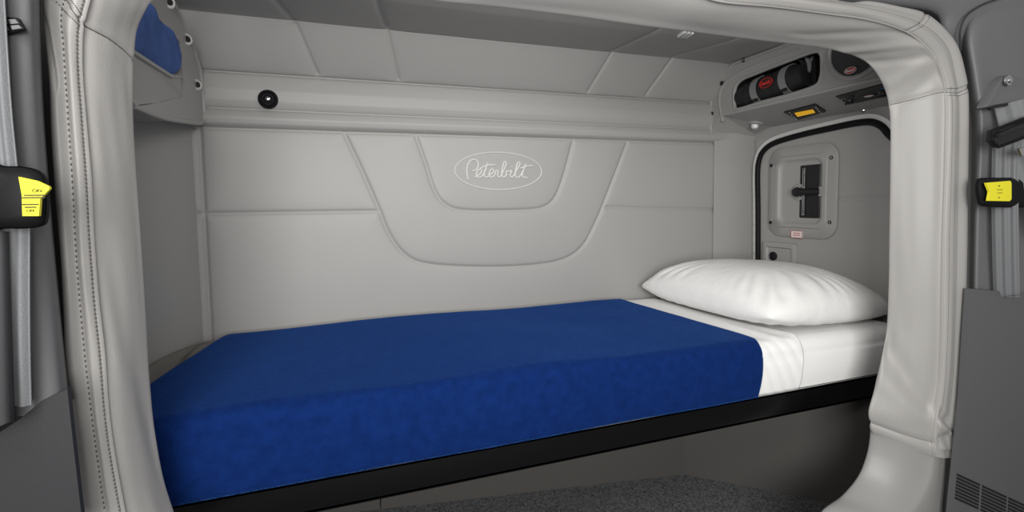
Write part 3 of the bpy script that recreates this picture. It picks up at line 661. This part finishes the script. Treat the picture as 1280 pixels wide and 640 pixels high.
# blanket
P = shell('b', lambda y, z: foot_x(y), bl_edge, .010, M['blue'], 9, .0016, nx=260, zb=-.5085)
P = P.copy(); R0 = P[0]
ends = []
for k in range(1, 14):
    ang = min(1, k/6)*math.pi/2; dz = RC*(1-math.cos(ang))+max(0, k-6)/7*.10; Q = R0.copy(); Q[:, 0] -= (RC+.004)*math.sin(ang); Q[:, 2] = np.maximum(Q[:, 2]-dz, -.5085); ends.append(Q)
P = np.concatenate([np.array(ends)[::-1], P])
bl = grid('blanket', P, M['blue']); tag(bl, 'royal blue fleece blanket spread over the bunk mattress and down its front', 'blanket')
mdf = bl.modifiers.new('t', 'SOLIDIFY'); mdf.thickness = .006; mdf.offset = -1 
# pillow
def pillow():
    n = 90; a, b, h = .270, .295, .122
    U_, V_ = np.meshgrid(np.linspace(-1, 1, n), np.linspace(-1, 1, n), indexing='ij')
    out = []
    for side in (1, -1):
        X_, Y_ = U_, V_
        prof_ = (np.clip(1-np.abs(X_)**2.5, 0, 1)**.46)*(np.clip(1-np.abs(Y_)**2.5, 0, 1)**.46)
        pinch = 1-.02*(1-X_**2)*np.abs(Y_)**3-.045*X_**4; pinch2 = 1-.02*(1-Y_**2)*np.abs(X_)**3-.045*Y_**4
        r = np.hypot(X_, Y_); ang = np.arctan2(Y_, X_)
        rim_ = np.maximum(np.abs(X_), np.abs(Y_))
        wr = (.0034*np.sin(ang*31+3*np.sin(ang*5)+2*r)*(1+np.sin(ang*3+1))*np.clip((r-.6)*2, 0, 1)*np.clip((1.0-rim_)*6, 0, 1)+.004*noise2(X_*3.2, Y_*3.2, 21))*np.clip((1-rim_)*8, 0, 1)
        z = prof_*h*side+wr*side*(prof_ > .02)
        if side < 0: z = np.maximum(z*.5, -.034)
        out.append(np.stack([X_*a*pinch2, Y_*b*pinch, z], -1))
    vs = np.concatenate([o.reshape(-1, 3) for o in out]); idx = np.arange(n*n).reshape(n, n)
    q = np.stack([idx[:-1, :-1], idx[1:, :-1], idx[1:, 1:], idx[:-1, 1:]], -1).reshape(-1, 4)
    fs = np.concatenate([q, q[:, ::-1]+n*n])
    o = obj('pillow', vs, fs, M['pillow'])
    bm = bmesh.new(); bm.from_mesh(o.data); bmesh.ops.remove_doubles(bm, verts=bm.verts[:], dist=.0008); bmesh.ops.recalc_face_normals(bm, faces=bm.faces[:]); bm.to_mesh(o.data); bm.free()
    return o
pw = pillow(); pw.location = (1.312, 1.275, -.328); pw.rotation_euler = (math.radians(0), math.radians(3), math.radians(2))
tag(pw, 'plump white pillow at the head of the bunk', 'pillow')
# loose cloth tucked at the foot of the mattress
fc = MB()
P1 = [np.array(q) for q in ((-.445, 1.17, -.40), (-.435, 1.38, -.375), (-.385, 1.52, -.372), (-.31, 1.57, -.372))]
top = spline(P1, 10); rows = []
for k in range(22):
    t = k/21; rows.append([p+np.array([.10*t, -.015*t, -.055*t+.022*math.sin(2.2*math.pi*t+9*i/len(top))*min(1, 3*t)]) for i, p in enumerate(top)])
ft = grid('foot_cloth', np.array(rows), M['cloth']); tag(ft, 'grey-brown cloth tucked between the mattress foot and the left wall', 'cloth')
mdf = ft.modifiers.new('t', 'SOLIDIFY'); mdf.thickness = .006

# ================================================================== WALL FITTINGS
# raised emblem on the back wall
Yp = YB-.0062
k8 = lambda x, y: Y(540+x/8, 170+y/8, Yp)
el = [k8(661+434*math.cos(t)-0*math.sin(t), 350+187*math.sin(t)+7*math.cos(t)) for t in np.linspace(0, 2*math.pi, 97)[:-1]]
em = empty('wall_emblem', tuple(k8(661, 350)), 'raised oval script emblem on the centre of the padded back wall', 'emblem')
MB().tube(el, .0019, 8, closed=True).build('oval_rim', M['emblem'], em)
mb = MB()
for s in STR: mb.tube(spline([k8(*q) for q in s], 6) if len(s) > 2 else [k8(*q) for q in s], .0026, 8)
mb.build('script_lettering', M['emblem'], em)
p = Y(335, 124, YB-.014); sn = MB().disc(p, (0, -1, 0), [(.027, -.002), (.026, .004), (.021, .008), (.018, .006), (.016, .002)], 36).build('round_fastener', M['rubber'])
tag(sn, 'round black fastener with a shiny metal centre on the back wall', 'fastener')
MB().disc(p, (0, -1, 0), [(.013, .001), (.012, .006), (.008, .008), (.007, .006)], 28).build('inner_ring', M['rubber'], None).parent = sn
MB().disc(p, (0, -1, 0), [(.0075, .002), (.006, .009), (.002, .0105)], 20).build('stud', M['chrome'], None).parent = sn
p = Z(857, 40, .512); lampo = empty('ceiling_clip', tuple(p), 'small clear ribbed clip on the dark ceiling behind the header', 'clip')
for k in (-1, 0, 1): MB().frame_box(p+np.array([k*.014, 0, -.006]), (.004, 0, 0), (.004, .022, 0), (0, 0, .006), .0015).build('rib', M['glass'], lampo)
MB().frame_box(p+np.array([0, 0, -.002]), (.022, 0, 0), (.004, .026, 0), (0, 0, .002), .001).build('clip_base', M['vinyl'], lampo)

# ================================================================== CAB SIDE, LEFT
def YC(px, py, y): return Y(px, py, y*1.13 if y < .8 else y)
def plate(name, pxs, y, m, t=.03, kind='structure', parent=None, smooth=False):
    return MB().slab([YC(px, py, y) for px, py in pxs], (0, -1, 0), t).build(name, m, parent, smooth=smooth, kind=kind)
plate('gap_shade_left', [(-200, -80), (70, -80), (70, 100), (90, 330), (112, 660), (-200, 660)], .885, M['void'], .02)  # black sheet standing in for the shade in the left gap
# pillar cover: gently rounded vertical cover lofted in the width direction
def cover(name, rows, m, kind='structure', parent=None):      # rows: list of pixel/depth lists, top to bottom
    R = [np.array(spline([YC(px, py, y) for px, py, y in r], 6)) for r in rows]
    K = len(R[0]); G = np.array([spline([R[i][k] for i in range(len(R))], 5) for k in range(K)])
    return grid(name, G, m, kind=kind, parent=parent)
cover('wall_left_cab', [[(-160, -60, .60), (-20, -60, .60), (20, -60, .605), (42, -60, .62), (50, -60, .68)], [(-160, 100, .60), (-10, 100, .60), (24, 100, .605), (46, 100, .62), (53, 100, .68)],
   [(-160, 250, .60), (0, 250, .60), (32, 250, .605), (56, 250, .62), (63, 250, .68)], [(-160, 400, .60), (14, 400, .60), (44, 400, .605), (70, 400, .62), (77, 400, .68)],
   [(-160, 520, .60), (20, 520, .60), (50, 520, .605), (80, 505, .62), (88, 500, .68)]], M['mid']).name = 'wall_left.001'
cover('trim_8', [[(-60, 290, .56), (2, 290, .56), (12, 290, .58), (14, 290, .62)], [(-60, 400, .56), (4, 400, .56), (15, 400, .58), (17, 400, .62)], [(-60, 560, .56), (6, 530, .56), (18, 527, .58), (20, 525, .62)]], M['dark'])
plate('trim_10', [(-200, 640), (0, 540), (22, 526), (50, 503), (84, 486), (92, 560), (106, 680), (-200, 680)], .600, M['dark'], .008)
# small grille
gr = empty('pillar_vent', tuple(YC(15, 35, .59)), 'small black four-slot vent high on the left cab pillar', 'vent')
plate('vent_frame', [(-8, 20), (22, 22), (30, 36), (8, 42), (-8, 40)], .594, M['rubber'], .006, kind=None, parent=gr)
for q in ([(-4, 23), (6, 23), (9, 29), (-3, 29)], [(10, 24), (19, 24), (23, 29), (13, 30)], [(-4, 32), (8, 32), (10, 37), (-3, 37)], [(13, 32), (23, 31), (27, 35), (15, 37)]):
    plate('vent_slot', q, .590, M['mid'], .003, kind=None, parent=gr)
# webbing: ribs as lengthwise ridges
def webbing(path, halfw, nrm, m, name, parent, ribs=5, thick=.0022):
    path = spline(path, 8); rows = []
    n = np.array(nrm, float); n /= np.linalg.norm(n)
    for i, p in enumerate(path):
        t = path[min(i+1, len(path)-1)]-path[max(i-1, 0)]; t /= np.linalg.norm(t); w = np.cross(t, n); w /= np.linalg.norm(w); row = []
        for k in range(41):
            s = -1+2*k/40; row.append(p+w*1.13*halfw*s+n*(.0017*math.cos(s*math.pi*ribs)+thick*(1-abs(s)**8)))
        for k in range(20, -1, -1): row.append(p+w*1.13*halfw*(-1+2*k/20)-n*.0004)
        rows.append(row)
    return grid(name, np.array(rows), m, parent)
sbl = empty('seat_belt', tuple(YC(12, 250, .57)), 'grey seat belt on the left cab pillar, dropping behind the black box', 'seat belt', 'seat belts on the cab pillars')
webbing([YC(-22, -40, .585), YC(-12, 120, .580), YC(-3, 215, .575)], .014, (0, -1, 0), M['belt'], 'webbing', sbl, 3)
webbing([YC(8, 270, .572), YC(8, 360, .575), YC(9, 440, .578), YC(11, 508, .583)], .0165, (0, -1, 0), M['belt'], 'webbing', sbl, 3)
def adjuster(name, outline, y, t, label, lab_px, lab_y, lines_, group=None):
    e = empty(name, tuple(YC(*lab_px[0], y)), label, 'belt adjuster')
    P = spline([YC(px, py, y) for px, py in outline], 6, closed=True); c = sum(P)/len(P)
    n = len(P); L = []
    for d, sc in ((t, .96), (t*.5, 1.0), (.012, 1.0), (.006, .97), (.001, .90), (-.004, .62)): L.append([c+(p-c)*sc+np.array([0, d, 0]) for p in P])
    loops(L, 'housing', M['rubber'], e)
    lb = MB().slab([YC(px, py, lab_y) for px, py in lab_px], (0, -1, 0), .004).build('yellow_label', M['yellow'], e, smooth=False); lb['label'] = 'bright yellow printed label'
    for s, px, py, sz, rr_ in lines_:
        o = YC(px, py, lab_y-.0008)
        if s.startswith('-'):      # print too small to read: a thin dark line
            MB().frame_box(o, (len(s)*.0009, 0, 0), (0, .0002, 0), (0, 0, .00055)).build('label_print', M['ink'], lb, smooth=False); continue
        text_mesh('label_print', s, M['ink'], lb, o, (1, 0, 0), (0, 0, 1), sz*.75)
    return e
adjuster('belt_adjuster', [(-30, 206), (0, 207), (26, 208), (44, 214), (52, 226), (54, 250), (53, 272), (48, 282), (30, 286), (0, 286), (-30, 286)], .545, .012,
   'black belt adjuster box with a kinked yellow label, on the left cab pillar', [(23, 221), (46, 226), (61, 233), (62, 236), (50, 249), (48.5, 270), (28, 270), (27, 243)], .535,
   [('ON', 46, 238.5, .0062, 0), ('---------', 43, 244, .0028, 0), ('----------', 42, 247, .0028, 0), ('-------', 38, 255.5, .0030, 0), ('-----', 38, 259, .0028, 0), ('OFF', 38, 263.5, .0050, 0)])

# ================================================================== CAB SIDE, RIGHT
MB().slab([YC(px, py, .885) for px, py in [(1000, -120), (1400, -120), (1400, 700), (1170, 700), (1222, 560), (1222, 120), (1215, 40)]], (0, -1, 0), .01).build('gap_shade_right', M['void'], kind='structure', smooth=False)  # near-black backing, shade of the right gap put in as colour
cover('wall_right_cab', [[(1288, -60, .74), (1290, -60, .70), (1297, -60, .685), (1310, -60, .675), (1360, -60, .66), (1420, -60, .64)], [(1240, -5, .74), (1242, -5, .70), (1250, -5, .685), (1265, -5, .675), (1310, -5, .66), (1420, -5, .64)], [(1212, 16, .74), (1214, 16, .70), (1226, 18, .68), (1245, 18, .67), (1300, 16, .655), (1420, 16, .64)], [(1203, 48, .74), (1205, 48, .70), (1216, 48, .68), (1240, 48, .67), (1300, 48, .655), (1420, 48, .64)], [(1208, 100, .74), (1210, 100, .70), (1222, 100, .675), (1245, 100, .67), (1300, 100, .655), (1420, 100, .64)], [(1214, 160, .74), (1216, 160, .70), (1226, 160, .675), (1240, 160, .67), (1300, 160, .655), (1420, 160, .64)],
   [(1213, 260, .74), (1215, 260, .70), (1222, 260, .68), (1238, 260, .675), (1300, 260, .66), (1420, 260, .64)], [(1211, 372, .74), (1213, 372, .70), (1220, 372, .68), (1238, 372, .675), (1300, 372, .66), (1420, 372, .64)]], M['mid']).name = 'wall_right.001'
# upper header of the cab above/right of the surround
cover('trim_12', [[(1000, -60, .72), (1120, -60, .70), (1260, -60, .66), (1420, -60, .62)], [(1040, -8, .735), (1140, 2, .715), (1240, 4, .675), (1420, 2, .62)],
   [(1060, 6, .76), (1165, 18, .735), (1205, 45, .70), (1420, 30, .64)], [(1110, 12, .79), (1182, 38, .76), (1213, 80, .72), (1420, 80, .66)]], M['mid'])
crv = spline([YC(px, py, y) for px, py, y in ((1201, 62, .695), (1200, 40, .690), (1208, 20, .682), (1228, 6, .672), (1255, -4, .662))], 8)
MB().tube(crv, .0022, 8).build('trim_13', M['dark'], kind='structure')
plate('trim_14', [(1213, 361), (1300, 368), (1450, 380), (1450, 700), (1186, 700), (1190, 636), (1204, 500)], .655, M['panel'], .012)
lv = empty('floor_vent', tuple(YC(1240, 615, .654)), 'black louvred floor vent in the dark lower panel at right', 'vent')
# louvres in perspective across the panel
lvL, lvR = (1197, 592), (1290, 634)
for g, (a, b) in enumerate(((1197, 1225), (1228.5, 1258.5), (1261.5, 1290))):
    fr = []
    for k in range(8):
        def yy(x): return 592.5+(x-1198)*.46
        z0_ = k*4.3
        xa, xb = a-(k*.35 if g == 0 else .25*k), b-.25*k
        fr.append(plate('slot', [(xa, yy(xa)+z0_), (xb, yy(xb)+z0_), (xb, yy(xb)+z0_+2.9), (xa, yy(xa)+z0_+2.9)], .6535, M['void'], .003, kind=None, parent=lv))
# belt anchor, webbing, tongue, adjuster
ab = empty('belt_anchor', tuple(YC(1257, 130, .66)), 'grey triangular shoulder belt anchor bolted to the right cab pillar', 'belt anchor')
P = spline([YC(px, py, .655) for px, py in ((1235, 134), (1238, 124), (1247, 106), (1254, 97), (1262, 93), (1275, 96), (1310, 112), (1310, 128), (1275, 128), (1250, 131))], 5, closed=True)
cA = sum(P)/len(P); loops([[cA+(p-cA)*s+np.array([0, d, 0]) for p in P] for d, s in ((.02, 1.02), (.006, 1.0), (.001, .97), (0, .92), (.002, .80))], 'bracket', M['mid'], ab)
MB().disc(YC(1259, 101, .652), (0, -1, 0), [(.013, 0), (.012, .004), (.007, .005), (.006, .008), (.004, .009)], 20).build('bolt', M['metal'], ab)
MB().tube([YC(1236, 136, .648), YC(1244, 133, .645), YC(1300, 124, .640)], .004, 8).build('guide_bar', M['black'], ab)
sb = empty('seat_belt', tuple(YC(1257, 300, .65)), 'grey seat belt looping through its anchor on the right cab pillar', 'seat belt', 'seat belts on the cab pillars')
webbing([YC(1264, 128, .638), YC(1278, 180, .625), YC(1298, 235, .61), YC(1325, 300, .60)], .027, (-.85, -.5, 0), M['belt'], 'webbing', sb, 2)
webbing([YC(1257, 178, .645), YC(1256, 240, .645), YC(1256.5, 300, .645), YC(1258, 362, .647), YC(1259, 372, .650)], .0205, (-.85, -.5, 0), M['belt'], 'webbing', sb, 3)
tg = empty('belt_tongue', tuple(YC(1265, 170, .61)), 'black belt tongue hanging on the right seat belt webbing', 'belt tongue')
P = [YC(px, py, y) for px, py, y in ((1240, 175, .625), (1248, 184, .622), (1290, 168, .605), (1330, 150, .60), (1330, 138, .60), (1285, 146, .607), (1242, 163, .625))]
MB().slab(P, (0, -1, 0), .012).build('tongue_plate', M['black'], tg, smooth=False)
MB().tube(dense(P, .01, closed=True), .0032, 8, closed=True).build('tongue_rim', M['rubber'], tg)
MB().tube([YC(1246, 170, .616), YC(1285, 154, .602), YC(1320, 140, .596)], .0045, 10).build('tongue_bar', M['black'], tg)
MB().slab([YC(px, py, .604) for px, py in ((1274, 186), (1283, 183), (1290, 192), (1278, 195))], (0, -1, 0), .004).build('release_clip', M['metal'], tg, smooth=False)
adjuster('belt_adjuster', [(1228, 226), (1233, 222.5), (1255, 222), (1290, 222), (1312, 224), (1314, 240), (1312, 256), (1290, 259), (1255, 259), (1233, 257), (1229, 250), (1227, 238)], .630, .010,
   'black belt adjuster box with a square yellow label, on the right cab pillar', [(1232.5, 228.5), (1263, 226), (1264.5, 229), (1264.5, 249), (1262, 251.5), (1235, 251), (1237, 240)], .621,
   [('ON', 1249, 232.5, .0052, 0), ('------------', 1250, 237, .0030, 0), ('----------', 1250, 241, .0028, 0), ('OFF', 1249, 247, .0045, 0)])
